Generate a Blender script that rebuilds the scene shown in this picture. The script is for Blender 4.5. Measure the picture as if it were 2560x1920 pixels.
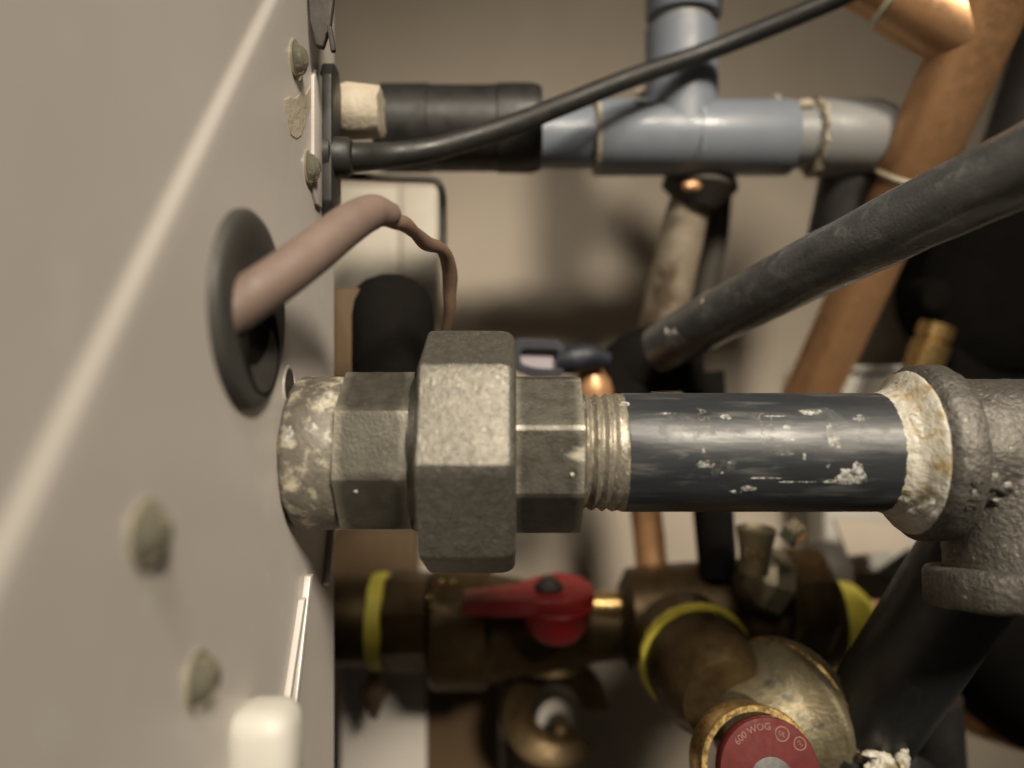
import bpy, bmesh, math, random
from mathutils import Vector, Matrix, noise
random.seed(7)
for o in list(bpy.data.objects):
    bpy.data.objects.remove(o, do_unlink=True)
SC = bpy.context.scene
COL = SC.collection
F = 1900.0            # focal length of the photograph in its own pixels (2560 wide)
MM = 0.001

# ------------------------------------------------------------------ camera
cam_d = bpy.data.cameras.new('camera')
cam = bpy.data.objects.new('camera', cam_d); COL.objects.link(cam)
cam.location = (0, 0, 0); cam.rotation_euler = (math.radians(90), 0, 0)
cam_d.sensor_width = 36.0; cam_d.lens = 36.0 * F / 2560.0
cam_d.clip_start = 0.005; cam_d.clip_end = 20
cam_d.dof.use_dof = True; cam_d.dof.focus_distance = 0.176; cam_d.dof.aperture_fstop = 5.0
SC.camera = cam
# ------------------------------------------------------------------ light
w = bpy.data.worlds.new('World'); SC.world = w; w.use_nodes = True
bg = w.node_tree.nodes['Background']; bg.inputs[0].default_value = (1.0, 0.86, 0.70, 1); bg.inputs[1].default_value = 0.017
def area(name, loc, target, size, size_y, power, col):
    d = bpy.data.lights.new(name, 'AREA'); d.shape = 'RECTANGLE'; d.size = size; d.size_y = size_y
    d.energy = power; d.color = col
    o = bpy.data.objects.new(name, d); COL.objects.link(o); o.location = loc
    o.rotation_euler = (Vector(target) - Vector(loc)).to_track_quat('-Z', 'Y').to_euler()
    return o
d = bpy.data.lights.new('work_lamp', 'SPOT'); d.energy = 150.0; d.color = (1.0, 0.885, 0.72); d.shadow_soft_size = 0.15
d.spot_size = math.radians(18.0); d.spot_blend = 0.5
o = bpy.data.objects.new('work_lamp', d); COL.objects.link(o); o.location = (0.52, -0.942, 0.81)
o.rotation_euler = (Vector((0.02, 0.20, -0.04)) - Vector(o.location)).to_track_quat('-Z', 'Y').to_euler()
d = bpy.data.lights.new('head_lamp', 'SPOT'); d.energy = 5.5; d.spot_size = math.radians(53); d.spot_blend = 0.45; d.color = (1.0, 0.90, 0.76); d.shadow_soft_size = 0.05
o = bpy.data.objects.new('head_lamp', d); COL.objects.link(o); o.location = (0.03, -0.17, 0.37)
o.rotation_euler = (Vector((0.01, 0.17, -0.03)) - Vector(o.location)).to_track_quat('-Z', 'Y').to_euler()
area('room_lamp', (-0.10, -0.55, 0.85), (0.0, 0.2, 0.0), 0.7, 0.4, 0.55, (1.0, 0.86, 0.70))
SC.view_settings.view_transform = 'Standard'; SC.view_settings.look = 'None'
SC.view_settings.exposure = 0.0; SC.view_settings.gamma = 1.0
SC.render.engine = 'CYCLES'; SC.cycles.max_bounces = 8
SC.cycles.sample_clamp_indirect = 6.0

# ------------------------------------------------------------------ helpers
def P(px, py, Y):
    "photo pixel + distance in mm -> millimetres in the place"
    return Vector(((px - 1280.0) * Y / F, Y, (960.0 - py) * Y / F))
PX = -48.5            # the casing's panel is the plane X = PX
def PP(px, py, off=0.0):
    Y = F * -PX / (1280.0 - px)
    return Vector((PX + off, Y, (960.0 - py) * Y / F))

def mat(name, c, rough=0.5, metal=0.0, c2=None, scale=120, amt=0.5, bump=0.0, bscale=600, spots=None, sscale=250, sthr=0.62,
        stretch=None, wear_glint=None, rvar=0.12, spec=0.5, coat=0.0, detail=5, ssoft=0.05, spots2=None):
    m = bpy.data.materials.new(name); m.use_nodes = True
    nt = m.node_tree; N = nt.nodes; L = nt.links
    b = N['Principled BSDF']
    b.inputs['Metallic'].default_value = metal; b.inputs['Specular IOR Level'].default_value = spec
    b.inputs['Coat Weight'].default_value = coat
    tc = N.new('ShaderNodeTexCoord'); mp = N.new('ShaderNodeMapping')
    L.new(tc.outputs['Object'], mp.inputs['Vector'])
    if stretch: mp.inputs['Scale'].default_value = stretch
    def nz(s, det=detail, rgh=0.6):
        n = N.new('ShaderNodeTexNoise'); n.inputs['Scale'].default_value = s; n.inputs['Detail'].default_value = det
        n.inputs['Roughness'].default_value = rgh
        L.new(mp.outputs['Vector'], n.inputs['Vector']); return n
    def ramp(src, lo, hi):
        r = N.new('ShaderNodeMapRange'); r.inputs[1].default_value = lo; r.inputs[2].default_value = hi
        r.clamp = True; L.new(src, r.inputs[0]); return r
    n1 = nz(scale)
    r1 = ramp(n1.outputs['Fac'], 0.5 - 0.25 / max(amt, 0.01) * 0.5, 0.5 + 0.25 / max(amt, 0.01) * 0.5)
    mix = N.new('ShaderNodeMixRGB'); L.new(r1.outputs[0], mix.inputs[0])
    if c2 is None: c2 = [x * 0.72 for x in c]
    mix.inputs[1].default_value = (*c, 1); mix.inputs[2].default_value = (*c2, 1)
    out = mix.outputs[0]
    def layer(src, sp, s, thr, soft):
        n2 = nz(s, 6, 0.65); r2 = ramp(n2.outputs['Fac'], thr, thr + soft)
        mx = N.new('ShaderNodeMixRGB'); L.new(r2.outputs[0], mx.inputs[0]); L.new(src, mx.inputs[1]); mx.inputs[2].default_value = (*sp, 1)
        return mx.outputs[0]
    if spots: out = layer(out, spots, sscale, sthr, ssoft)
    if spots2: out = layer(out, *spots2)
    if wear_glint:  # paler convex edges: worn metal plus a painted edge highlight
        g = N.new('ShaderNodeNewGeometry'); rw = ramp(g.outputs['Pointiness'], wear_glint[1], wear_glint[2])
        mw = N.new('ShaderNodeMixRGB'); L.new(rw.outputs[0], mw.inputs[0]); L.new(out, mw.inputs[1]); mw.inputs[2].default_value = (*wear_glint[0], 1); out = mw.outputs[0]
    L.new(out, b.inputs['Base Color'])
    n3 = nz(scale * 2.3); r3 = ramp(n3.outputs['Fac'], 0.3, 0.7)
    r3.inputs[3].default_value = max(0.03, rough - rvar); r3.inputs[4].default_value = min(1.0, rough + rvar)
    L.new(r3.outputs[0], b.inputs['Roughness'])
    if bump > 0:
        n4 = nz(bscale, 4, 0.6); bp = N.new('ShaderNodeBump'); bp.inputs['Strength'].default_value = 1.0
        bp.inputs['Distance'].default_value = bump * MM; L.new(n4.outputs['Fac'], bp.inputs['Height']); L.new(bp.outputs['Normal'], b.inputs['Normal'])
    return m

M = {}
M['wall'] = mat('wall_paint', (0.37, 0.32, 0.26), 0.8, c2=(0.33, 0.285, 0.23), scale=18, bump=0.12, bscale=900)
M['panel'] = mat('casing_paint', (0.53, 0.495, 0.458), 0.42, c2=(0.43, 0.40, 0.368), scale=10, spots=(0.50, 0.48, 0.44), sscale=60, sthr=0.60, ssoft=0.12, spots2=((0.36, 0.335, 0.30), 110, 0.70, 0.08), bump=0.035, bscale=1600, spec=0.4)
M['edge'] = mat('bare_edge', (0.62, 0.58, 0.54), 0.35, 0.2, scale=200)
M['zinc'] = mat('zinc_plate', (0.58, 0.55, 0.42), 0.18, 0.8, scale=300, bump=0.0)
M['rubber'] = mat('black_rubber', (0.013, 0.0125, 0.0115), 0.5, c2=(0.02, 0.019, 0.017), scale=90, bump=0.05)
M['grommet'] = mat('grey_rubber', (0.045, 0.042, 0.037), 0.6, c2=(0.03, 0.028, 0.025), scale=60)
M['sleeve'] = mat('dull_black', (0.017, 0.0155, 0.013), 0.5, c2=(0.011, 0.010, 0.009), scale=70)
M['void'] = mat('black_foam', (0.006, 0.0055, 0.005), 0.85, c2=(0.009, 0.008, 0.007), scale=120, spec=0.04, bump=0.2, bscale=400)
M['pinkwire'] = mat('brown_sleeve', (0.165, 0.116, 0.095), 0.62, c2=(0.12, 0.084, 0.068), scale=120)
M['brownwire'] = mat('brown_wire', (0.15, 0.095, 0.065), 0.5, scale=200)
M['iron'] = mat('cast_iron', (0.115, 0.108, 0.09), 0.48, 0.75, c2=(0.07, 0.065, 0.053), scale=160, bump=0.12, bscale=1500,
                spots=(0.30, 0.28, 0.23), sscale=900, sthr=0.66, ssoft=0.08, wear_glint=((0.5, 0.47, 0.38), 0.56, 0.64))
M['nutiron'] = mat('nut_iron', (0.19, 0.178, 0.152), 0.48, 0.75, c2=(0.10, 0.094, 0.08), scale=520, bump=0.28, bscale=1300,
                spots=(0.42, 0.39, 0.32), sscale=1100, sthr=0.62, ssoft=0.08, wear_glint=((0.45, 0.42, 0.35), 0.56, 0.64))
M['ironrough'] = mat('cast_iron_rough', (0.15, 0.14, 0.125), 0.48, 0.6, c2=(0.08, 0.075, 0.066), scale=450, bump=0.55, bscale=850,
                spots=(0.38, 0.36, 0.31), sscale=600, sthr=0.63, ssoft=0.07)
M['thread'] = mat('thread_steel', (0.36, 0.33, 0.26), 0.4, 0.6, c2=(0.17, 0.15, 0.12), scale=500, bump=0.2, bscale=900,
                spots=(0.62, 0.58, 0.46), sscale=420, sthr=0.60, stretch=(2.4, 1, 1))
M['blackpipe'] = mat('black_steel_pipe', (0.014, 0.016, 0.019), 0.42, 0.0, c2=(0.032, 0.035, 0.039), scale=120, bump=0.05, bscale=900,
                spots=(0.10, 0.10, 0.095), sscale=420, sthr=0.53, ssoft=0.25, stretch=(0.14, 1, 1), spec=0.55,
                spots2=((0.50, 0.48, 0.43), 330, 0.74, 0.03), coat=0.0)
M['branchpipe'] = mat('black_steel_branch', (0.014, 0.0145, 0.015), 0.42, c2=(0.024, 0.025, 0.025), scale=70, bump=0.05,
                spots2=((0.45, 0.45, 0.42), 170, 0.745, 0.02), spots=(0.05, 0.05, 0.05), sscale=90, sthr=0.58, ssoft=0.2)
M['hose'] = mat('black_hose', (0.078, 0.081, 0.08), 0.33, c2=(0.042, 0.044, 0.044), scale=130, bump=0.12, bscale=1200,
                spots=(0.14, 0.14, 0.132), sscale=170, sthr=0.54, ssoft=0.2, stretch=(0.6, 1, 1), coat=0.35, spec=0.7)
M['paste'] = mat('thread_paste', (0.56, 0.54, 0.47), 0.38, c2=(0.30, 0.275, 0.22), scale=200, bump=0.45, bscale=650,
                spots=(0.30, 0.22, 0.10), sscale=150, sthr=0.52, ssoft=0.12)
M['paste_clean'] = mat('white_paste', (0.74, 0.73, 0.68), 0.38, c2=(0.5, 0.49, 0.44), scale=300, bump=0.4, bscale=500)
M['chalk'] = mat('chalk_smear', (0.62, 0.61, 0.56), 0.6, c2=(0.42, 0.41, 0.37), scale=400, bump=0.1)
def ragged(m, s, thr, soft):
    nt = m.node_tree; N = nt.nodes; L = nt.links
    tc = N.new('ShaderNodeTexCoord'); n = N.new('ShaderNodeTexNoise'); n.inputs['Scale'].default_value = s; n.inputs['Detail'].default_value = 6; n.inputs['Roughness'].default_value = 0.7
    r = N.new('ShaderNodeMapRange'); r.inputs[1].default_value = thr; r.inputs[2].default_value = thr + soft
    L.new(tc.outputs['Object'], n.inputs['Vector']); L.new(n.outputs['Fac'], r.inputs[0]); L.new(r.outputs[0], N['Principled BSDF'].inputs['Alpha'])
ragged(M['chalk'], 620, 0.42, 0.25)
M['tapegrime'] = mat('grimy_collar', (0.17, 0.155, 0.125), 0.55, 0.2, c2=(0.10, 0.09, 0.075), scale=300, bump=0.3, bscale=900,
                spots=(0.55, 0.50, 0.38), sscale=210, sthr=0.50, ssoft=0.16)
M['pvc'] = mat('grey_plastic', (0.19, 0.215, 0.252), 0.42, c2=(0.165, 0.187, 0.22), scale=60, bump=0.03, coat=0.1)
M['pvc2'] = mat('dull_grey_plastic', (0.24, 0.243, 0.24), 0.5, c2=(0.20, 0.203, 0.20), scale=90, bump=0.05)
M['cement'] = mat('dried_cement', (0.48, 0.43, 0.33), 0.55, c2=(0.28, 0.24, 0.17), scale=260, bump=0.6, bscale=500)
M['copper'] = mat('aged_copper', (0.56, 0.32, 0.165), 0.42, 0.6, c2=(0.46, 0.25, 0.12), scale=120, bump=0.06, bscale=300,
                spots=(0.30, 0.17, 0.09), sscale=130, sthr=0.58, ssoft=0.14, spots2=((0.42, 0.46, 0.37), 75, 0.72, 0.03))
M['solder'] = mat('solder', (0.62, 0.57, 0.44), 0.4, 0.2, c2=(0.45, 0.37, 0.24), scale=250, bump=0.15)
M['brass'] = mat('aged_brass', (0.085, 0.056, 0.023), 0.45, 0.7, c2=(0.05, 0.032, 0.014), scale=150, bump=0.12, bscale=900)
M['brasscast'] = mat('cast_brass', (0.27, 0.235, 0.155), 0.5, 0.7, c2=(0.17, 0.145, 0.09), scale=200, bump=0.3, bscale=800, spots=(0.12, 0.115, 0.09), sscale=120, sthr=0.58, ssoft=0.1)
M['brassring'] = mat('bright_brass', (0.62, 0.42, 0.17), 0.28, 0.9, scale=300)
M['yellow'] = mat('yellow_tape', (0.74, 0.67, 0.07), 0.5, c2=(0.55, 0.48, 0.07), scale=180, bump=0.3, bscale=500)
M['red'] = mat('red_plastic', (0.27, 0.011, 0.014), 0.5, c2=(0.23, 0.010, 0.012), scale=100, bump=0.05)
M['redplate'] = mat('red_nameplate', (0.10, 0.014, 0.013), 0.6, c2=(0.07, 0.010, 0.010), scale=260, bump=0.06, spec=0.2)
M['redmark'] = mat('raised_print', (0.24, 0.13, 0.11), 0.4, c2=(0.15, 0.06, 0.05), scale=400)
M['navy'] = mat('navy_vinyl', (0.010, 0.012, 0.020), 0.5, c2=(0.008, 0.009, 0.015), scale=100)
M['lilac'] = mat('lilac_backing', (0.33, 0.29, 0.32), 0.6, scale=50)
M['white'] = mat('white_plastic', (0.50, 0.485, 0.44), 0.5, c2=(0.46, 0.445, 0.40), scale=30)
M['offwhite'] = mat('offwhite_sleeve', (0.50, 0.45, 0.36), 0.6, c2=(0.38, 0.32, 0.23), scale=150, bump=0.3)
M['cream'] = mat('cream_cover', (0.54, 0.50, 0.42), 0.6, c2=(0.48, 0.44, 0.37), scale=40)
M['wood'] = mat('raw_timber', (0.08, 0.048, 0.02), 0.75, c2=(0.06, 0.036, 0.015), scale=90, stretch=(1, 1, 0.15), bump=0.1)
M['rustnipple'] = mat('weathered_nipple', (0.36, 0.31, 0.24), 0.5, 0.3, c2=(0.20, 0.16, 0.11), scale=80, bump=0.3, bscale=200, spots=(0.10, 0.07, 0.045), sscale=70, sthr=0.56, ssoft=0.1)
M['darkmetal'] = mat('dark_steel', (0.05, 0.043, 0.034), 0.7, 0.1, scale=150, bump=0.05)
M['speckled'] = mat('speckled_grey', (0.06, 0.056, 0.056), 0.55, c2=(0.04, 0.037, 0.037), scale=150, spots=(0.4, 0.38, 0.35), sscale=260, sthr=0.66)

def new_obj(name, bm, m, parent=None, smooth=40, keep=False):
    "link one mesh object; coordinates of bm are millimetres in the place"
    bmesh.ops.recalc_face_normals(bm, faces=bm.faces)
    base = parent['_base'] if (parent and '_base' in parent) else None
    off = Vector(base) if base is not None else None
    if off is None:
        xs = [v.co for v in bm.verts]
        off = sum(xs, Vector()) / max(1, len(xs))
    for v in bm.verts: v.co = (v.co - off) * MM
    me = bpy.data.meshes.new(name); bm.to_mesh(me); bm.free()
    me.materials.append(M[m] if isinstance(m, str) else m)
    o = bpy.data.objects.new(name, me); COL.objects.link(o)
    if smooth:
        me.shade_smooth()
        try: me.set_sharp_from_angle(angle=math.radians(smooth))
        except Exception: pass
    if parent:
        o.parent = parent
        o['_base'] = tuple(off)
    else:
        o.location = off * MM
        o['_base'] = tuple(off)
    return o
def thing(name, label, cat, base, group=None):
    o = bpy.data.objects.new(name, None); COL.objects.link(o); o.empty_display_size = 0.005
    o.location = Vector(base) * MM; o['_base'] = tuple(base); o['label'] = label; o['category'] = cat
    if group: o['group'] = group
    return o
def tag(o, label, cat, group=None):
    o['label'] = label; o['category'] = cat
    if group: o['group'] = group
    return o
def frame(d):
    d = Vector(d).normalized()
    up = Vector((0, 0, 1)) if abs(d.z) < 0.95 else Vector((1, 0, 0))
    a = (up - d * up.dot(d)).normalized()      # angle 0 = 'up'
    b = d.cross(a)
    return d, a, b
def lathe(prof, org, d, seg=48, bm=None, rot=0.0, jit=0.0, caps=True, fn=None):
    "prof: [(t, r)] along direction d from org, mm; angle measured from up"
    bm = bm or bmesh.new(); d, a, b = frame(d); org = Vector(org); rings = []
    for t, r in prof:
        ring = []
        for k in range(seg):
            th = rot + 2 * math.pi * k / seg
            rr = r
            if fn: rr = fn(t, th, r)
            p = org + d * t + (a * math.cos(th) + b * math.sin(th)) * rr
            if jit: p += noise.noise_vector(p * 0.35) * jit
            ring.append(bm.verts.new(p))
        rings.append(ring)
    for i in range(len(rings) - 1):
        for k in range(seg):
            bm.faces.new((rings[i][k], rings[i][(k + 1) % seg], rings[i + 1][(k + 1) % seg], rings[i + 1][k]))
    if caps:
        for r in (rings[0], rings[-1]):
            if prof: 
                try: bm.faces.new(r)
                except ValueError: pass
    return bm
def smooth_path(pts, n=8):
    pts = [Vector(p) for p in pts]; out = []
    q = [pts[0] * 2 - pts[1]] + pts + [pts[-1] * 2 - pts[-2]]
    for i in range(1, len(q) - 2):
        for k in range(n):
            t = k / n
            a, b, c, d = q[i - 1], q[i], q[i + 1], q[i + 2]
            out.append(0.5 * ((2 * b) + (c - a) * t + (2 * a - 5 * b + 4 * c - d) * t * t + (3 * b - a - 3 * c + d) * t ** 3))
    out.append(pts[-1]); return out
def tube(pts, r, seg=24, n=8, bm=None, smooth=True, lump=0.0, round_ends=False):
    path = smooth_path(pts, n) if smooth else [Vector(p) for p in pts]
    m = len(path)
    rs = [r] * m if not isinstance(r, (list, tuple)) else [r[min(len(r) - 1, int(i / (m - 1) * (len(r) - 1)))] * (1 - ((i / (m - 1) * (len(r) - 1)) % 1)) +
         r[min(len(r) - 1, int(i / (m - 1) * (len(r) - 1)) + 1)] * ((i / (m - 1) * (len(r) - 1)) % 1) for i in range(m)]
    bm = bm or bmesh.new(); rings = []
    t0 = (path[1] - path[0]).normalized(); _, a, b = frame(t0)
    for i, p in enumerate(path):
        t = (path[min(i + 1, m - 1)] - path[max(i - 1, 0)]).normalized()
        a = (a - t * a.dot(t)).normalized(); b = t.cross(a)
        ring = []
        for k in range(seg):
            th = 2 * math.pi * k / seg
            q = p + (a * math.cos(th) + b * math.sin(th)) * rs[i]
            if lump: q += noise.noise_vector(q * 0.12) * lump
            ring.append(bm.verts.new(q))
        rings.append(ring)
    for i in range(m - 1):
        for k in range(seg):
            bm.faces.new((rings[i][k], rings[i][(k + 1) % seg], rings[i + 1][(k + 1) % seg], rings[i + 1][k]))
    for ring, s, p, rr in ((rings[0], -1, path[0], rs[0]), (rings[-1], 1, path[-1], rs[-1])):
        if round_ends:
            tt = (path[1] - path[0]).normalized() * -1 if s < 0 else (path[-1] - path[-2]).normalized()
            prev = ring
            for f in (0.5, 0.85):
                nr = [bm.verts.new(p + (v.co - p) * math.sqrt(1 - f * f) + tt * rr * f) for v in ring]
                for k in range(seg): bm.faces.new((prev[k], prev[(k + 1) % seg], nr[(k + 1) % seg], nr[k]))
                prev = nr
            bm.faces.new(prev)
        else:
            bm.faces.new(ring)
    return bm
def prism(poly, d, thick, bev=0.0):
    "poly: list of points (mm) extruded by d*thick"
    bm = bmesh.new(); d = Vector(d).normalized() * thick
    lo = [bm.verts.new(Vector(p)) for p in poly]; hi = [bm.verts.new(Vector(p) + d) for p in poly]
    bm.faces.new(lo); bm.faces.new(hi[::-1])
    n = len(poly)
    for k in range(n): bm.faces.new((lo[k], hi[k], hi[(k + 1) % n], lo[(k + 1) % n]))
    if bev: bmesh.ops.bevel(bm, geom=bm.edges[:], offset=bev, segments=3, profile=0.5, affect='EDGES', clamp_overlap=True)
    return bm
def box(c, s, bev=0.0, rot=None):
    bm = bmesh.new(); bmesh.ops.create_cube(bm, size=1.0)
    for v in bm.verts: v.co = Vector((v.co.x * s[0], v.co.y * s[1], v.co.z * s[2]))
    if bev: bmesh.ops.bevel(bm, geom=bm.edges[:], offset=bev, segments=3, profile=0.5, affect='EDGES')
    if rot is not None: bmesh.ops.transform(bm, matrix=rot.to_4x4(), verts=bm.verts)
    for v in bm.verts: v.co += Vector(c)
    return bm
def pxbox(x0, y0, x1, y1, Y, depth, bev=1.0):
    a = P(x0, y1, Y); b = P(x1, y0, Y)
    return box(((a.x + b.x) / 2, Y + depth / 2, (a.z + b.z) / 2), (b.x - a.x, depth, b.z - a.z), bev)
def blob(c, rad, seed=0, amp=0.35, sub=3, freq=0.5):
    bm = bmesh.new(); bmesh.ops.create_icosphere(bm, subdivisions=sub, radius=1.0)
    for v in bm.verts:
        k = 1 + amp * noise.noise(v.co * 1.7 + Vector((seed * 3.1, seed * 1.7, 0))) + amp * 0.5 * noise.noise(v.co * 4 + Vector((seed, 0, seed)))
        v.co = Vector((v.co.x * rad[0], v.co.y * rad[1], v.co.z * rad[2])) * k + Vector(c)
    return bm
def smear(org, d, R, t0, th0, outline_t, outline_th, seed, h=0.35, n=14):
    "a raised irregular patch of paste on a cylinder (axis org+d, radius R): th in degrees from up towards the viewer"
    bm = bmesh.new(); d, a, b = frame(d); org = Vector(org)
    c = []
    rows = 4
    ctr = None
    rings = []
    for j in range(rows + 1):
        f = j / rows; ring = []
        for k in range(n):
            ang = 2 * math.pi * k / n
            rr = 1 + 0.55 * noise.noise(Vector((math.cos(ang) * 1.6 + seed * 5.3, math.sin(ang) * 1.6, seed)))
            t = t0 + math.cos(ang) * outline_t * rr * f; th = math.radians(th0 + math.sin(ang) * outline_th * rr * f)
            hh = h * (1 - f ** 2) * (0.7 + 0.6 * noise.noise(Vector((t * 1.1, th * 12, seed)))) + (0.03 if j < rows else -0.05)
            ring.append(bm.verts.new(org + d * t + (a * math.cos(th) + b * math.sin(th)) * (R + hh)))
            if j == 0: break
        rings.append(ring)
    for k in range(n):
        bm.faces.new((rings[0][0], rings[1][k], rings[1][(k + 1) % n]))
    for j in range(1, rows):
        for k in range(n):
            bm.faces.new((rings[j][k], rings[j + 1][k], rings[j + 1][(k + 1) % n], rings[j][(k + 1) % n]))
    return bm
def text_mesh(s, size, depth=0.15):
    cu = bpy.data.curves.new('tmp', 'FONT'); cu.body = s; cu.size = size; cu.extrude = depth; cu.align_x = 'CENTER'; cu.align_y = 'CENTER'
    cu.resolution_u = 3
    o = bpy.data.objects.new('tmp', cu); COL.objects.link(o)
    dg = bpy.context.evaluated_depsgraph_get(); me = bpy.data.meshes.new_from_object(o.evaluated_get(dg))
    bpy.data.objects.remove(o, do_unlink=True); bpy.data.curves.remove(cu)
    bm = bmesh.new(); bm.from_mesh(me); bpy.data.meshes.remove(me); return bm

# ================================================================== the setting
WY = 345.0
bm = bmesh.new()
vs = [bm.verts.new(p) for p in ((-700, WY, -600), (700, WY, -600), (700, WY, 600), (-700, WY, 600))]
bm.faces.new(vs)
wl = new_obj('wall', bm, 'wall', smooth=0); wl['kind'] = 'structure'; wl['label'] = 'beige painted wall behind the pipes'

# ================================================================== casing
base = Vector((PX, 140, 0))
casing = thing('appliance_casing', 'beige painted sheet metal appliance casing with a diagonal pressed step', 'appliance casing', base)
# panel with pressed diagonal step
p1 = PP(690, 0); p2 = PP(0, 1440)
dl = Vector((0, p2.y - p1.y, p2.z - p1.z)).normalized()
nl = Vector((0, -dl.z, dl.y))
if nl.y < 0: nl = -nl            # towards the far / raised side
YF, ZT, ZB = 207.0, 260.0, -220.0
bm = bmesh.new()
prof = [(-320, -1.05), (-30, -1.05), (-3.2, -1.05), (-2.3, -1.03), (-1.7, -0.9), (-1.0, -0.6), (-0.3, -0.25), (0.3, -0.07), (1.0, 0.0), (4, 0), (400, 0)]
rows = []
for sv, x in prof:
    rows.append([bm.verts.new(p1 + dl * k + nl * sv + Vector((x, 0, 0))) for k in range(-500, 501, 50)])
for i in range(len(rows) - 1):
    for k in range(len(rows[0]) - 1):
        bm.faces.new((rows[i][k], rows[i][k + 1], rows[i + 1][k + 1], rows[i + 1][k]))
for co, no in ((Vector((0, YF, 0)), Vector((0, 1, 0))), (Vector((0, 0, ZT)), Vector((0, 0, 1))), (Vector((0, 0, ZB)), Vector((0, 0, -1))), (Vector((0, -120, 0)), Vector((0, -1, 0)))):
    bmesh.ops.bisect_plane(bm, geom=bm.verts[:] + bm.edges[:] + bm.faces[:], plane_co=co, plane_no=no, clear_outer=True)
ret = bmesh.ops.extrude_face_region(bm, geom=bm.faces[:])
for v in [g for g in ret['geom'] if isinstance(g, bmesh.types.BMVert)]: v.co.x -= 1.2
new_obj('panel', bm, 'panel', casing, smooth=35)
# return flange behind the far edge
new_obj('return_flange', box((PX - 9, YF - 0.7, 20), (16.6, 1.2, 478), 0.3), 'panel', casing)
# folded edge strips, lower right
for (a, b, wd, m) in (((760, 1440), (700, 1960), 1.0, 'edge'), ((745, 1500), (675, 1960), 0.9, 'panel')):
    q1, q2 = PP(*a), PP(*b)
    e = (q2 - q1); side = Vector((0, 1, 0)) * 2.4
    new_obj('edge_strip', prism([q1, q1 + side, q2 + side, q2], (1, 0, 0), wd * 1.6, 0.25), m, casing)
q1, q2 = PP(822, 1318), PP(806, 1465)
new_obj('edge_strip', prism([q1, q1 + Vector((0, 2.2, 0)), q2 + Vector((0, 0.5, 0)), q2], (1, 0, 0), 1.6, 0.2), 'edge', casing)
def screw(pos, r, h, nm='screw'):
    rot = random.random()
    o = new_obj(nm, lathe([(0, r * 1.25), (h * 0.18, r * 1.3), (h * 0.3, r * 1.05), (h * 0.62, r * 0.92), (h * 0.86, r * 0.66), (h * 0.97, r * 0.36), (h, r * 0.1)], pos, (1, 0, 0), 32), 'zinc', casing, 50)
    if False: new_obj('recess', box(pos + Vector((h * 0.97, 0, 0)), (h * 0.12, r * 0.9, r * 0.22), 0.05), 'darkmetal', o)
for px, py, r, h in ((362, 1335, 3.6, 3.2), (492, 1700, 3.6, 3.4), (737, 150, 3.3, 3.0), (770, 420, 3.2, 3.0), (645, 2060, 3.6, 3.2)):
    screw(PP(px, py), r, h)
# small hole beside the collar
c = PP(722, 965); new_obj('hole_rim', lathe([(0.0, 4.6), (0.35, 4.5), (0.35, 3.9), (-0.2, 3.6)], c, (1, 0, 0), 32, caps=False), 'panel', casing)
new_obj('hole', lathe([(-1.0, 3.6), (0.15, 3.6)], c, (1, 0, 0), 32), 'darkmetal', casing)
# black rubber grommet
gc = Vector((PX, 139, 13.5))
gr = new_obj('grommet', lathe([(0, 18.2), (1.0, 18.2), (1.8, 17.4), (2.1, 16.0), (1.9, 13.5), (1.5, 11.5), (1.0, 9.5), (0.6, 0.2)], gc, (1, 0, 0), 64), 'grommet', casing, 50)
new_obj('grommet_opening', lathe([(0.2, 9.8), (2.0, 9.6), (2.2, 8.8), (1.2, 7.6), (1.1, 0.2)], gc + Vector((0, 3.5, -6.5)), (1, 0, 0), 40), 'void', gr)
# oblong black gasket plate, cable gland, white block
new_obj('gasket_plate', prism([Vector((PX, y, z)) for y, z in ((191, 46), (194, 42), (199, 42), (202, 46), (202, 78), (199, 82), (194, 82), (191, 78))], (1, 0, 0), 3.2, 0.5), 'rubber', casing)
new_obj('gasket_back', prism([Vector((PX, y, z)) for y, z in ((183, 47), (186, 44), (190.6, 44), (190.6, 77), (186, 77), (183, 74))], (1, 0, 0), 0.9, 0.2), 'panel', casing)
wb = pxbox(540, 1795, 722, 2080, 130, 13, 4.2)
new_obj('corner_block', wb, 'white', casing)
new_obj('cable_gland', lathe([(0, 6.0), (3, 6.0), (3.4, 5.2), (7, 5.0), (8, 4.2), (8, 3.0)], P(802, 392, 196), (1, 0.05, 0), 28), 'rubber', casing)
# clip hanging at the upper edge
cl = thing('metal_clip', 'dark forked metal clip at the top edge of the casing', 'clip', P(795, 30, 204))
new_obj('stem', prism([P(762, -80, 178), P(842, -80, 178), P(826, 60, 178), P(806, 118, 178), P(786, 112, 178), P(776, 50, 178)], (0, 1, 0), 2.2, 0.5), 'darkmetal', cl)
new_obj('prong', prism([P(816, 60, 176), P(828, 64, 176), P(838, 125, 176), P(826, 128, 176)], (0, 1, 0), 1.5, 0.3), 'darkmetal', cl)

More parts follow.
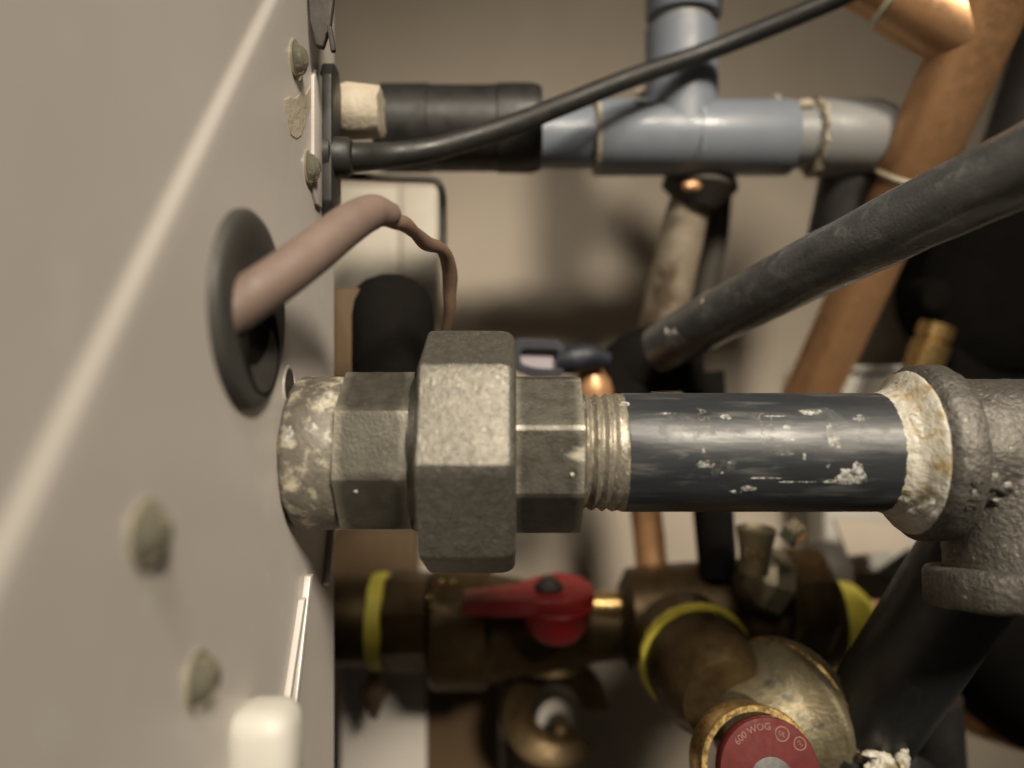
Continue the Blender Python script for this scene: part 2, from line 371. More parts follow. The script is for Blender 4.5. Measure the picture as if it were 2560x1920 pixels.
# brown sleeved wire out of the grommet
ws = thing('sleeved_wire', 'pinkish brown sleeved wire curving out of the black grommet', 'wire', gc)
new_obj('sleeve', tube([Vector((PX - 7, 131, 7.5)), P(590, 768, 133), P(690, 700, 137), P(790, 625, 144), P(870, 562, 150), P(930, 530, 155), P(972, 534, 158)], [4.4, 4.4, 4.3, 4.2, 4.0, 3.6, 2.6], 28, 10, round_ends=True), 'pinkwire', ws, 60)
new_obj('core', tube([P(955, 545, 158), P(985, 556, 160), P(1012, 560, 163), P(1038, 582, 168), P(1062, 606, 174), P(1098, 622, 180), P(1118, 655, 186), P(1126, 700, 190), P(1123, 770, 194), P(1112, 850, 200)], [1.4, 1.5, 1.7, 1.3, 1.7, 1.4, 1.8, 1.9, 1.5, 1.2], 18, 8, lump=0.5), 'brownwire', ws, 60)

# ================================================================== main iron line
AX = -15.4                       # height of the main axis, mm
AY = 172.0
A0 = Vector((0, AY, AX))
XD = Vector((1, 0, 0))
def mx(px, Y=AY): return (px - 1280.0) * Y / F
# grimy collar against the casing
col = thing('pipe_collar', 'grimy iron pipe collar against the casing panel', 'pipe fitting', Vector((mx(720), AY, AX)))
new_obj('collar', lathe([(-48.3, 15.6), (-47.6, 16.4), (-46.8, 17.0), (-42.5, 17.3), (-37.6, 17.0), (-36.4, 16.2), (-36.2, 15.5)], A0, XD, 96, jit=0.25), 'tapegrime', col, 50)
for k, (t, th, a, b) in enumerate(((-39.0, 45, 1.2, 9), (-45.8, 74, 1.3, 8), (-38.2, 75, 0.8, 8), (-41.5, 68, 1.6, 6))):
    new_obj('paste_smear', smear(A0, XD, 17.15, t, th, a, b, k + 1, 0.3), 'chalk', col, 60)
# union
un = thing('pipe_union', 'octagonal cast iron pipe union between collar and black pipe', 'pipe union', Vector((mx(1160), AY, AX)))
def polyprof(prof, n, rot, m, name, sub=3, bump=0.0, rnd=0.10):
    "n-sided solid with slightly rounded corners"
    seg = n * 14
    al = math.pi / n
    def fn(t, th, r):
        ph = ((th - math.radians(rot)) % (2 * al)) - al
        rr = math.cos(al) / math.cos(ph)
        x = 1 - abs(ph) / al                     # 0 at the corner
        rr -= 0.010 * math.exp(-x / (rnd * 0.35))          # worn corner
        return r * rr
    return lathe(prof, A0, XD, seg, fn=fn, jit=bump)
def chprof(t0, t1, R, ch, steps=5):
    out = [(t0, R - ch * 1.1)]
    for k in range(steps + 1):
        u = k / steps * math.pi / 2
        out.append((t0 + ch * (1 - math.sin(u)) * 0.8, R - ch * (1 - math.sin(u))))
    out2 = [(t1 - ch * (1 - math.sin(k / steps * math.pi / 2)) * 0.8, R - ch * (1 - math.sin(k / steps * math.pi / 2))) for k in range(steps, -1, -1)]
    mid = [(t0 + ch + (t1 - t0 - 2 * ch) * k / 5, R) for k in range(1, 5)]
    return out + mid + out2 + [(t1, R - ch * 1.1)]
new_obj('tailpiece', polyprof(chprof(-36.6, -21.4, 18.6, 1.5), 8, 57, 'iron', 'tailpiece', bump=0.07), 'iron', un, 16)
new_obj('shoulder', lathe([(-22.5, 16.5), (-21.5, 17.6), (-19.6, 17.8), (-19.0, 20.5), (-17, 20.5)], A0, XD, 64), 'iron', un, 40)
nutp = [(-19.2, 23.5), (-19.0, 26.6), (-18.7, 27.3), (-18.2, 27.6), (-16, 27.7), (-12, 27.7), (-6, 27.7), (-2, 27.6), (-0.6, 27.2), (0.2, 26.5), (0.7, 25.6), (0.9, 21)]
new_obj('union_nut', polyprof(nutp, 8, 1, 'nutiron', 'nut', bump=0.08, rnd=0.08), 'nutiron', un, 16)
new_obj('tailpiece', polyprof(chprof(0.4, 14.9, 18.4, 1.3), 8, 69, 'iron', 'tailpiece', bump=0.07), 'iron', un, 16)
for k, (t, th) in enumerate(((12.2, 100), (-32.0, 112))):
    new_obj('grit', smear(A0, XD, [17.6, 17.6, 17.2, 26.3, 17.4][k], t, th, 0.45, 1.6, 40 + k, 0.4, 10), 'paste', un, 60)
# black pipe with thread
bp = thing('black_pipe', 'horizontal black steel pipe with exposed threads and white smears', 'pipe', Vector((mx(1900), AY, AX)))
def thr(t, th, r):
    if t > 24.8: return 13.35
    fade = min(1.0, max(0.0, (24.8 - t) / 4.5)); taper = 0.55 * (24.8 - t) / 12
    ph = (t / 2.35 + th / (2 * math.pi)) % 1.0
    tri = abs(ph - 0.5) * 2
    wob = 0.08 * noise.noise(Vector((t * 2, math.cos(th) * 5, math.sin(th) * 5)))
    return 13.35 - taper * 0.5 - (0.85 * (1 - tri) + wob) * (0.15 + 0.85 * fade)
new_obj('thread', lathe([(13.2 + k * 0.155, 13.35) for k in range(76)], A0, XD, 80, fn=thr), 'thread', bp, 60)
new_obj('pipe_body', lathe([(24.8, 12.9), (24.85, 13.3), (25.2, 13.36), (40, 13.36), (55, 13.36), (70, 13.36), (95, 13.36)], A0, XD, 96), 'blackpipe', bp, 60)
sm = [(71.0, 108, 2.6, 7, 0.7), (69.3, 113, 3.2, 2.6, 0.5), (72.3, 104, 1.2, 8, 0.5), (67.0, 68, 0.8, 8, 0.3), (68.2, 76, 0.5, 5, 0.25), (64.0, 45, 2.2, 3, 0.25),
      (73.8, 52, 1.5, 2.5, 0.3), (49.8, 120, 1.5, 3, 0.5), (47.4, 124, 1.2, 2, 0.3), (40.5, 96, 1.6, 3, 0.15), (58.0, 62, 1.0, 1.6, 0.2), (58.0, 74, 1.1, 1.4, 0.2),
      (45.5, 51, 1.0, 2.2, 0.3), (24.5, 34, 0.8, 3, 0.3), (46.0, 70, 2.0, 0.7, 0.15), (56.0, 50, 2.2, 0.7, 0.15), (61.0, 89, 0.3, 3, 0.15), (57.5, 87, 1.2, 1.0, 0.15), (45.5, 95, 0.5, 1.2, 0.3),
      (40.0, 85, 0.3, 3, 0.15), (66.0, 96, 0.3, 3.2, 0.12), (60, 113, 3.5, 0.8, 0.12), (53, 109, 3.0, 0.6, 0.12), (33, 47, 1.8, 0.8, 0.15), (44, 104, 0.25, 0.9, 0.2)]
for k, (t, th, a, b, h) in enumerate(sm):
    new_obj('paste_smear', smear(A0, XD, 13.36, t, th, a * 1.35, b * 1.35, 11 + k, h * 0.6), 'chalk', bp, 60)
ragged_scuff = mat('hazy_scuff', (0.16, 0.162, 0.158), 0.6, scale=300); ragged(ragged_scuff, 260, 0.46, 0.4); M['scuff'] = ragged_scuff
for k, (t, th, a, b) in enumerate(((36, 66, 7, 14), (50, 58, 8, 16), (64, 60, 7, 20), (44, 98, 4, 9), (76, 70, 4, 18), (58, 84, 9, 6), (33, 88, 4, 5))):
    new_obj('scuff', smear(A0, XD, 13.37, t, th, a, b, 300 + k, 0.03, 24), 'scuff', bp, 60)
# stamped marking on the pipe (partly legible letters)
def wrap_text(s, size, t0, th0, rotz, R, parent, m, name, depth=0.08):
    bm = text_mesh(s, size, depth)
    d, a, b = frame(XD); cr, sr = math.cos(rotz), math.sin(rotz)
    for v in bm.verts:
        x, y = v.co.x * cr - v.co.y * sr, v.co.x * sr + v.co.y * cr
        th = math.radians(th0) - y / R
        v.co = A0 + XD * (t0 + x) + (a * math.cos(th) + b * math.sin(th)) * (R + 0.02 + v.co.z)
    return new_obj(name, bm, m, parent, 0)
M['stamp'] = mat('faded_stamp', (0.24, 0.23, 0.20), 0.5, c2=(0.10, 0.10, 0.09), scale=700)
ragged(M['stamp'], 900, 0.40, 0.25)
wrap_text('CSA', 4.2, 53.5, 62, -math.pi / 2, 13.36, bp, 'stamp', 'stamped_marking')
wrap_text('A53', 3.4, 40.5, 52, -math.pi / 2, 13.36, bp, 'stamp', 'stamped_marking')
# tee
te = thing('pipe_tee', 'rough cast iron tee with paste covered collar at the pipe end', 'pipe fitting', Vector((mx(2560), AY, AX)))
new_obj('collar', lathe([(86.6, 15.6), (87.6, 16.5), (88.6, 17.6), (89.6, 18.75), (90.4, 19.5), (91.0, 19.8), (95.8, 19.7), (96.6, 19.2), (97.0, 17.6)], A0, XD, 96, jit=0.3), 'ironrough', te, 50)
def body_fn(t, th, r): return r + 0.5 * noise.noise(Vector((t * 0.25, math.cos(th) * 4, math.sin(th) * 4)))
new_obj('tee_body', lathe([(96.6 + k * 1.6, 16.2 + (0.3 if k > 3 else 0)) for k in range(40)], A0, XD, 96, fn=body_fn), 'ironrough', te, 60)
bmz = lathe([(k * 1.5, 16.4 - 0.02 * k) for k in range(18)], Vector((113, AY - 2, AX - 4)), (0, -0.15, -1), 72, jit=0.35)
new_obj('branch_outlet', bmz, 'ironrough', te, 60)
new_obj('outlet_collar', lathe([(0, 18.0), (0.6, 19.6), (1.4, 20.0), (7.6, 20.0), (8.6, 19.2), (8.8, 14.5)], Vector((113, AY - 4, AX - 25)), (0, -0.15, -1), 80, jit=0.35), 'ironrough', te, 50)
for k, (t, th) in enumerate(((99, 108), (102, 112), (105, 118), (101.5, 124), (93.5, 112))):
    new_obj('casting_lump', smear(A0, XD, 16.6 if t > 97 else 19.5, t, th, 1.9, 6, 90 + k, 1.1), 'ironrough', te, 60)
wrap_text('95', 3.6, 93.4, 106, -math.pi / 2, 19.75, te, 'ironrough', 'cast_number', 0.35)
wrap_text('16', 3.6, 93.4, 116, -math.pi / 2, 19.75, te, 'ironrough', 'cast_number', 0.35)
def paste_fn(t, th, r):
    deg = math.degrees(th) % 360
    k = 0.16 * noise.noise(Vector((t * 0.8, math.cos(th) * 9, math.sin(th) * 9))) + 0.12 * noise.noise(Vector((t * 2.2, math.cos(th) * 22, math.sin(th) * 22)))
    return r + k
pp = [(82.4, 13.30), (82.9, 13.5), (83.8, 13.95), (84.6, 14.2), (85.4, 14.6), (86.2, 15.3), (86.9, 16.2), (87.4, 16.8), (88.1, 17.65), (88.7, 18.2), (89.0, 18.3)]
pp2 = []
for i in range(len(pp) - 1):
    for s in (0, 0.5): pp2.append((pp[i][0] + (pp[i + 1][0] - pp[i][0]) * s, pp[i][1] + (pp[i + 1][1] - pp[i][1]) * s))
new_obj('paste_ring', lathe(pp2 + [pp[-1]], A0, XD, 160, fn=paste_fn, caps=False), 'paste', te, 60)
for k, (t, th, a, b, h) in enumerate(((87.5, 128, 2.4, 10, 0.9), (86.0, 140, 2.2, 8, 1.0), (85.2, 60, 1.2, 14, 0.5), (88.6, 135, 1.6, 12, 0.7))):
    new_obj('paste_smear', smear(A0, XD, 14.2 + max(0, t - 84.6) * 0.95, t, th, a, b, 60 + k, h * 0.6), 'chalk', te, 60)
# branch pipe behind the tee, slanting down
q1 = P(2452, 1380, 190); q2 = P(2168, 1810, 214)
br = thing('slanted_black_pipe', 'slanting glossy black steel pipe below the tee', 'pipe', q2)
dd = (q2 - q1); ln = dd.length; dd.normalize()
new_obj('pipe_body', lathe([(-8, 13.35), (0, 13.35), (ln * 0.5, 13.35), (ln - 1, 13.35), (ln, 12.6)], q1, dd, 72), 'branchpipe', br, 50)
for k, (t, th, a, b, h) in enumerate(((18, 80, 1.3, 5, 0.5), (20, 88, 0.9, 3, 0.5), (26, 70, 1.4, 3, 0.4), (40, 86, 0.4, 2, 0.3), (52, 92, 2.2, 6, 0.15), (10, 130, 1.0, 3, 0.3))):
    new_obj('paste_smear', smear(q1, dd, 13.36, t, th, a, b, 130 + k, h), 'chalk', br, 60)
el = thing('lower_elbow', 'black pipe elbow smeared with white paste at the bottom edge', 'pipe fitting', q2 + dd * 12)
new_obj('thread', lathe([(ln - 1 + k * 0.3, 12.6 + 0.35 * (k % 4 in (1, 2))) for k in range(18)], q1, dd, 60), 'thread', el, 50)
new_obj('elbow_body', tube([q2 + dd * 3.6, q2 + dd * 12, q2 + dd * 22 + Vector((6, 0, -4)), q2 + dd * 24 + Vector((24, 2, -10))], 16.2, 40, 8, lump=0.5), 'branchpipe', el, 60)
for k, (px, py, rx, rz) in enumerate(((2208, 1908, 3.2, 2.6), (2254, 1900, 2.0, 3.4), (2190, 1925, 3.0, 2.0), (2180, 1886, 2.6, 0.9))):
    new_obj('paste_lump', blob(P(px, py, 200), (rx, 1.6, rz), 5 + k, 0.35, 4), 'paste', el, 60)

# ================================================================== hose
h1, h2 = P(1628, 884, 250), P(2760, 322, 140)
ho = thing('black_hose', 'thick scuffed black hose slanting up to the right above the pipe', 'hose', h1)
mid = [h1 + (h2 - h1) * t + Vector((0, 0, 1.6)) * math.sin(t * math.pi) for t in (0, 0.2, 0.4, 0.6, 0.8, 1.0)]
new_obj('hose_body', tube(mid, 8.0, 48, 12, lump=0.25, round_ends=True), 'hose', ho, 70)
hd = (h2 - h1).normalized()
for k, (t, th, a, b, h) in enumerate(((19, 98, 2.4, 13, 0.5), (17, 84, 0.8, 8, 0.4), (33, 62, 0.6, 10, 0.2), (32, 22, 3.4, 4, 0.25))):
    new_obj('paint_smear', smear(h1 + Vector((0, 0, 1.6)) * math.sin(t / (h2 - h1).length * math.pi), hd, 8.0, t, th, a, b, 200 + k, h), 'chalk', ho, 60)
fe = thing('hose_ferrule', 'black elbow fitting gripping the lower end of the hose', 'pipe fitting', P(1570, 960, 255))
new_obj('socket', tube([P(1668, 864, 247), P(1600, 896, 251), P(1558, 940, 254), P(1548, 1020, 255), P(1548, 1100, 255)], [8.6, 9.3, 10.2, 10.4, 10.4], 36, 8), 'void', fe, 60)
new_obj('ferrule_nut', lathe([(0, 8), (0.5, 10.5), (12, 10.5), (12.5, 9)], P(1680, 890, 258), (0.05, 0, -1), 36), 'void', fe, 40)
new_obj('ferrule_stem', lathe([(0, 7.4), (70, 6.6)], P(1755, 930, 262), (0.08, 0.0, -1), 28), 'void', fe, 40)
new_obj('retaining_tab', blob(P(1772, 958, 258), (4.6, 2.0, 2.8), 3, 0.2), 'rustnipple', fe)

# ================================================================== grey plastic tee and pipes
GY = 258.0; gk = GY / F
def gx(px): return (px - 1280) * gk
GZ = (960 - 345) * gk
G0 = Vector((0, GY, GZ))
gp = tag(new_obj('plastic_pipe', lathe([(gx(1200), 10.2), (gx(1500), 10.2)], G0, XD, 56), 'pvc', None, 60), 'short grey plastic pipe between black sleeve and grey tee', 'pipe')
gt = thing('plastic_tee', 'blue grey plastic tee with upright branch', 'pipe fitting', G0 + XD * gx(1702))
R = 12.6
new_obj('run', lathe([(gx(1488), 10.4), (gx(1488), R - 0.3), (gx(1492), R), (gx(1700), R * 0.985), (gx(1968), R), (gx(1974), R - 0.5), (gx(1974), 10.4)], G0, XD, 80), 'pvc', gt, 40)
new_obj('branch', lathe([(0, 12.1), (20, 12.1), (36.4, 12.3), (36.9, 11.8), (36.9, 9.5)], G0 + XD * gx(1704), (0, 0, 1), 72), 'pvc', gt, 40)
new_obj('mould_seam', box(G0 + XD * gx(1736) + Vector((0, -R + 0.05, -1)), (0.5, 0.5, 14), 0.1), 'pvc', gt)
new_obj('solvent_ring', lathe([(gx(1484), 10.5), (gx(1486), R - 0.1), (gx(1494), R + 0.12), (gx(1497), R - 0.1)], G0, XD, 80, jit=0.2, caps=False), 'cement', gt, 50)
new_obj('solvent_drop', blob(P(1603, 232, 246), (2.0, 1.2, 1.6), 2, 0.3), 'offwhite', gt)
gc2 = thing('plastic_coupling', 'grey plastic coupling above the tee branch at the top edge', 'pipe fitting', G0 + XD * gx(1706) + Vector((0, 0, 40)))
new_obj('pipe_stub', lathe([(30, 10.2), (44, 10.2)], G0 + XD * gx(1706), (0, 0, 1), 48), 'pvc2', gc2)
new_obj('coupling_body', lathe([(40.5, 10.0), (40.5, 12.2), (41.2, 12.6), (75, 12.6)], G0 + XD * gx(1708), (0, 0, 1), 72), 'pvc', gc2, 40)
ge = thing('plastic_elbow', 'dull grey plastic elbow with dried cement at its mouth', 'pipe fitting', G0 + XD * gx(2100))
new_obj('pipe_stub', lathe([(gx(1960), 10.2), (gx(2045), 10.2)], G0, XD, 56), 'pvc2', ge)
new_obj('elbow_mouth', lathe([(gx(2032), 10.4), (gx(2034), 12.6), (gx(2042), 12.9), (gx(2180), 12.7), (gx(2215), 11.2), (gx(2236), 8.5)], G0 + Vector((0, 0, -0.2)), XD, 72), 'pvc2', ge, 40)
new_obj('elbow_leg', lathe([(0, 10), (14, 9.6), (34, 9.6)], G0 + XD * gx(2150) + Vector((0, 5, -4)), (-0.12, 0.25, -1), 48), 'rubber', ge, 40)
new_obj('cement_bead', lathe([(gx(2024), 10.4), (gx(2030), 12.9), (gx(2036), 13.05), (gx(2042), 12.7)], G0 + Vector((0, 0, -0.2)), XD, 96, jit=1.1, caps=False), 'cement', ge, 50)
new_obj('cement_bead', blob(G0 + XD * gx(1990) + Vector((0, -7.5, 8.6)), (3.6, 1.0, 1.4), 9, 0.5), 'cement', ge, 60)
new_obj('cement_bead', blob(G0 + XD * gx(1932) + Vector((0, -3, 12.4)), (1.8, 1.6, 1.3), 4, 0.4), 'cement', ge, 60)
# black sleeve pipe and white sleeve at left
bs = thing('black_sleeve', 'wide dull black sleeve between pale sleeve and grey pipe', 'pipe', P(1150, 325, 245))
S0 = Vector((0, 245, (960 - 322) * 245 / F)); sx = lambda p: (p - 1280) * 245 / F
new_obj('sleeve_body', lathe([(sx(945), 12.6), (sx(948), 13.4), (sx(1243), 13.4), (sx(1246), 13.9), (sx(1330), 13.9), (sx(1352), 12.9), (sx(1354), 10)], S0, XD, 64), 'sleeve', bs, 40)
new_obj('band', lathe([(sx(960), 13.4), (sx(962), 13.75), (sx(1075), 13.75), (sx(1077), 13.4)], S0, XD, 64), 'rubber', bs, 40)
wsl = tag(new_obj('pale_sleeve', lathe([(-47.5, 7.2), (-45, 7.7), (-39, 7.0), (-36.2, 6.9), (-36.0, 6.4), (-36.0, 4)], Vector((0, 210, (960 - 280) * 210 / F)), XD, 48, jit=0.7), 'offwhite', None, 50), 'torn off-white sleeve between casing and black sleeve', 'sleeve')
wp = tag(new_obj('pale_patch', prism([PP(710, 250), PP(722, 243), PP(738, 247), PP(752, 232), PP(764, 236), PP(776, 214), PP(790, 216), PP(784, 240), PP(776, 262), PP(766, 300), PP(752, 338), PP(740, 346), PP(726, 336), PP(718, 300)], (1, 0, 0), 0.15, 0.0), 'offwhite', None), 'torn off-white patch stuck on the casing beside the gasket', 'label')
# thin black cable
cb = tag(new_obj('black_cable', tube([P(806, 392, 197), P(880, 393, 200), P(965, 389, 206), P(1050, 379, 209), P(1127, 361, 212), P(1270, 316, 219), P(1412, 261, 227), P(1580, 194, 234), P(1786, 122, 240), P(2057, 12, 232), P(2200, -60, 226)], [3.9, 3.8, 3.5, 3.3, 3.2, 3.1, 3.0, 3.0, 3.0, 3.0], 24, 8), 'rubber', None, 70), 'thin black cable rising across the grey plastic tee', 'cable')
# bent thin rod and the pale cover behind
rod = tag(new_obj('bent_rod', tube([P(850, 440, 232), P(980, 446, 232), P(1078, 450, 232), P(1098, 462, 232), P(1106, 490, 232), P(1108, 560, 232), P(1107, 640, 232)], 1.15, 14, 8), 'darkmetal', None, 70), 'thin bent steel rod below the black sleeve', 'rod')
cv = thing('cover_box', 'pale two piece cover box behind the brown wire', 'cover', P(960, 700, 300))
new_obj('cover_half', pxbox(790, 462, 998, 930, 318, 20, 1.2), 'cream', cv)
new_obj('cover_half', pxbox(1001, 462, 1094, 930, 318, 20, 1.2), 'cream', cv)
# black boot with brown socket
bo = thing('black_boot', 'round topped black rubber boot behind the union', 'cap', P(978, 930, 222))
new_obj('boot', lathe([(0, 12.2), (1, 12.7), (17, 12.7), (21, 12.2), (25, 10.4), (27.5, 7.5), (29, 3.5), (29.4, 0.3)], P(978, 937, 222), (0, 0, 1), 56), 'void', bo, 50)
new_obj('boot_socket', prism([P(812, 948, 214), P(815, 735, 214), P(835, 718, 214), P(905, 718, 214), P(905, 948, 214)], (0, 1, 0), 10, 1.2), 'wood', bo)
# navy lever
nv = thing('valve_lever', 'navy blue vinyl covered valve lever with a framed window', 'valve handle', P(1400, 900, 232))
def ring_poly(pts_out, pts_in, Y, th):
    bm = bmesh.new(); n = len(pts_out); L = []
    for yy in (Y, Y + th):
        L.append(([bm.verts.new(P(a, b, Y) + Vector((0, yy - Y, 0))) for a, b in pts_out], [bm.verts.new(P(a, b, Y) + Vector((0, yy - Y, 0))) for a, b in pts_in]))
    (o0, i0), (o1, i1) = L
    for k in range(n):
        j = (k + 1) % n
        bm.faces.new((o0[k], o0[j], i0[j], i0[k])); bm.faces.new((o1[k], i1[k], i1[j], o1[j]))
        bm.faces.new((o0[k], o1[k], o1[j], o0[j])); bm.faces.new((i0[k], i0[j], i1[j], i1[k]))
    bmesh.ops.bevel(bm, geom=bm.edges[:], offset=0.7, segments=2, affect='EDGES', clamp_overlap=True)
    return bm
new_obj('grip', ring_poly([(1268, 886), (1284, 852), (1300, 846), (1390, 848), (1412, 866), (1418, 905), (1405, 942), (1330, 944), (1288, 926)],
                          [(1300, 888), (1302, 878), (1310, 874), (1392, 877), (1397, 883), (1397, 905), (1394, 922), (1340, 920), (1304, 910)], 232, 5), 'navy', nv, 40)
new_obj('window', prism([P(1296, 872, 235), P(1402, 874, 235), P(1402, 926, 235), P(1300, 914, 235)], (0, 1, 0), 0.8), 'lilac', nv)  # added plate standing for the wall seen through the grip's hole
new_obj('arm', tube([P(1395, 905, 235), P(1430, 898, 235), P(1470, 892, 236), P(1520, 900, 238)], [3.6, 4.6, 4.2, 2.6], 24, 6), 'navy', nv, 60)
cc = tag(new_obj('copper_cone', lathe([(0, 3.0), (5, 6.0), (8, 6.6), (14, 6.6)], P(1476, 915, 243), (0.1, 0.2, -1), 28), 'copper', None), 'small copper cone beside the navy lever', 'pipe fitting')
# weathered nipple under the grey tee
nb = thing('weathered_nipple', 'weathered cream nipple hanging under the grey tee', 'pipe', P(1700, 640, 270))
n1, n2 = P(1722, 505, 272), P(1650, 835, 284)
new_obj('nipple_body', tube([n1 + Vector((2, 0, 3)), n1, n1 * 0.7 + n2 * 0.3, n1 * 0.4 + n2 * 0.6, n2], [4.5, 7.0, 8.0, 8.3, 8.3], 36, 8, lump=0.3), 'rustnipple', nb, 60)
new_obj('clamp', lathe([(0, 9), (2, 12.6), (5, 13.2), (8, 10), (12, 6)], P(1752, 435, 268), (-0.1, 0, -1), 36), 'darkmetal', nb, 40)
new_obj('copper_stub', blob(P(1728, 465, 254), (3.4, 2.0, 2.0), 6, 0.2), 'copper', nb)
new_obj('nipple_shade_tube', tube([P(1800, 480, 284), P(1785, 620, 288), P(1745, 800, 292)], 4.6, 24, 6), 'darkmetal', nb, 60)  # dark tube added as the shade along the nipple's right side

# ================================================================== copper
c1, c2 = P(2337, 307, 243), P(2060, 915, 288)
cdv = (c2 - c1).normalized()
ct = thing('copper_tee', 'aged copper tee with a branch at the top edge', 'pipe fitting', c1)
clen = (P(2270, 450, 251) - c1).length
tstart = -70
new_obj('run', lathe([(tstart, 11.2), (-10, 11.2), (clen - 2, 11.2), (clen, 10.8), (clen, 9.7)], c1, cdv, 72), 'copper', ct, 40)
b1, b2 = c1 - cdv * 25, P(1985, -160, 236)
bdv = (b2 - b1).normalized()
new_obj('branch', lathe([(0, 11.1), (27.0, 11.1), (28.0, 10.6), (28.0, 9.7)], b1, bdv, 72), 'copper', ct, 40)
new_obj('solder_ring', lathe([(26.5, 11.2), (27.4, 11.7), (28.2, 11.4), (29, 9.9)], b1, bdv, 72, jit=0.25, caps=False), 'solder', ct, 50)
new_obj('solder_ring', lathe([(clen - 1.6, 11.25), (clen - 0.4, 11.6), (clen + 0.6, 10.8), (clen + 1.2, 9.9)], c1, cdv, 72, jit=0.25, caps=False), 'solder', ct, 50)
cp = tag(new_obj('copper_pipe', lathe([(clen - 8, 9.8), (40, 9.8), ((c2 - c1).length + 25, 9.8)], c1, cdv, 64), 'copper', None, 50), 'aged copper pipe sloping down behind the black hose', 'pipe')
cbp = tag(new_obj('copper_branch_pipe', lathe([(20, 9.8), (75, 9.8)], b1, bdv, 64), 'copper', None, 50), 'copper pipe end leaving the top of the picture', 'pipe')
gc3 = tag(new_obj('white_sealant', blob(P(1985, 968, 298), (4.5, 3, 7), 8, 0.25), 'solder', None, 60), 'lump of white sealant on the lower copper pipe', 'sealant')
sp = tag(new_obj('speckled_pipe', lathe([(0, 13), (62, 13)], P(2650, 40, 290), (-0.28, 0.05, -1), 56), 'speckled', None, 50), 'speckled grey pipe behind the copper tee', 'pipe')
# black pump body at right
pm = thing('pump_body', 'black pump body behind the hose at the right edge', 'pump', P(2480, 760, 270))
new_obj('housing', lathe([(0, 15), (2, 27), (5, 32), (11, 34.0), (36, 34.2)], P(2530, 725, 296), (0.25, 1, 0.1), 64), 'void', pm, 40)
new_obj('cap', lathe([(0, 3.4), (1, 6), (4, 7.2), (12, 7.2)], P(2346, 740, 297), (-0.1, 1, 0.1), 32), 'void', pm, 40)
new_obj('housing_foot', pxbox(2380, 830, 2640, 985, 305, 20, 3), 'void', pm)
bu = tag(new_obj('brass_stub', lathe([(0, 6.4), (5.5, 6.6), (6.0, 5.5), (7.0, 5.5), (7.4, 7.0), (28, 6.6)], P(2345, 812, 290), (-0.3, 0.1, -1), 36), 'brassring', None, 40), 'small brass stub below the black pump body', 'pipe fitting')

# ================================================================== white box and lower background
wbx = thing('white_box', 'white plastic box behind the main pipe', 'box', P(2200, 1400, 318))
new_obj('box_body', pxbox(2060, 936, 2420, 1432, 318, 22, 2.5), 'white', wbx)
new_obj('lid', pxbox(2070, 915, 2420, 931, 316, 24, 1.2), 'white', wbx)
new_obj('flap', prism([P(2085, 1300, 300), P(2250, 1310, 300), P(2290, 1372, 296), P(2120, 1392, 296)], (0, 1, 0.2), 3, 0.6), 'wall', wbx)
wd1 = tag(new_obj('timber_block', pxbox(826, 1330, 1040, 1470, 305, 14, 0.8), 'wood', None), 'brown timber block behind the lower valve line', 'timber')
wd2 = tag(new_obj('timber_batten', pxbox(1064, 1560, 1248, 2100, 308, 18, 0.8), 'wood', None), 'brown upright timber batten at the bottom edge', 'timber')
pb = tag(new_obj('bracket_plate', pxbox(848, 1656, 1066, 2100, 305, 3, 1.4), 'panel', None), 'pale metal bracket plate below the yellow tape ring', 'plate')
tg = thing('brass_tag', 'small brown pendant hanging under the yellow tape ring', 'pendant', P(935, 1700, 252))
new_obj('pendant', lathe([(0, 1.6), (2.5, 2.2), (5, 2.0), (8.5, 4.6), (11, 5.0), (13.5, 3.6), (17, 2.4), (20, 1.4)], P(935, 1660, 282), (0.0, 0, -1), 28), 'wood', tg, 60)

# ================================================================== lower valve line
LY = 280.0; lk = LY / F
L0 = Vector((0, LY, (960 - 1552) * lk)); lx = lambda p: (p - 1280) * lk
vl = thing('gas_valve', 'dark brass ball valve with red lever', 'valve', L0 + XD * lx(1180))
new_obj('inlet', lathe([(lx(770), 16.1), (lx(935), 16.1)], L0, XD, 56), 'brass', vl, 40)
new_obj('tape_ring', lathe([(lx(930), 16.1), (lx(932), 17.2), (lx(950), 17.7), (lx(966), 17.2), (lx(970), 16.1)], L0, XD, 64, jit=0.35), 'yellow', vl, 50)
new_obj('hex_collar', lathe([(lx(968), 17.2), (lx(974), 18.2), (lx(1072), 18.0), (lx(1084), 16)], L0, XD, 8, rot=0.35), 'brass', vl, 25)
new_obj('ball_body', lathe([(lx(1076), 15), (lx(1080), 20.4), (lx(1090), 21.8), (lx(1215), 22.0), (lx(1230), 19.5), (lx(1290), 17.8), (lx(1400), 14.8), (lx(1500), 12), (lx(1566), 11.3)], L0 + Vector((0, 0, -2.5)), XD, 56), 'brass', vl, 30)
new_obj('stem', lathe([(0, 5), (6, 4.8), (15, 4.3)], P(1378, 1560, 264), (0, -0.1, 1), 24), 'brass', vl)
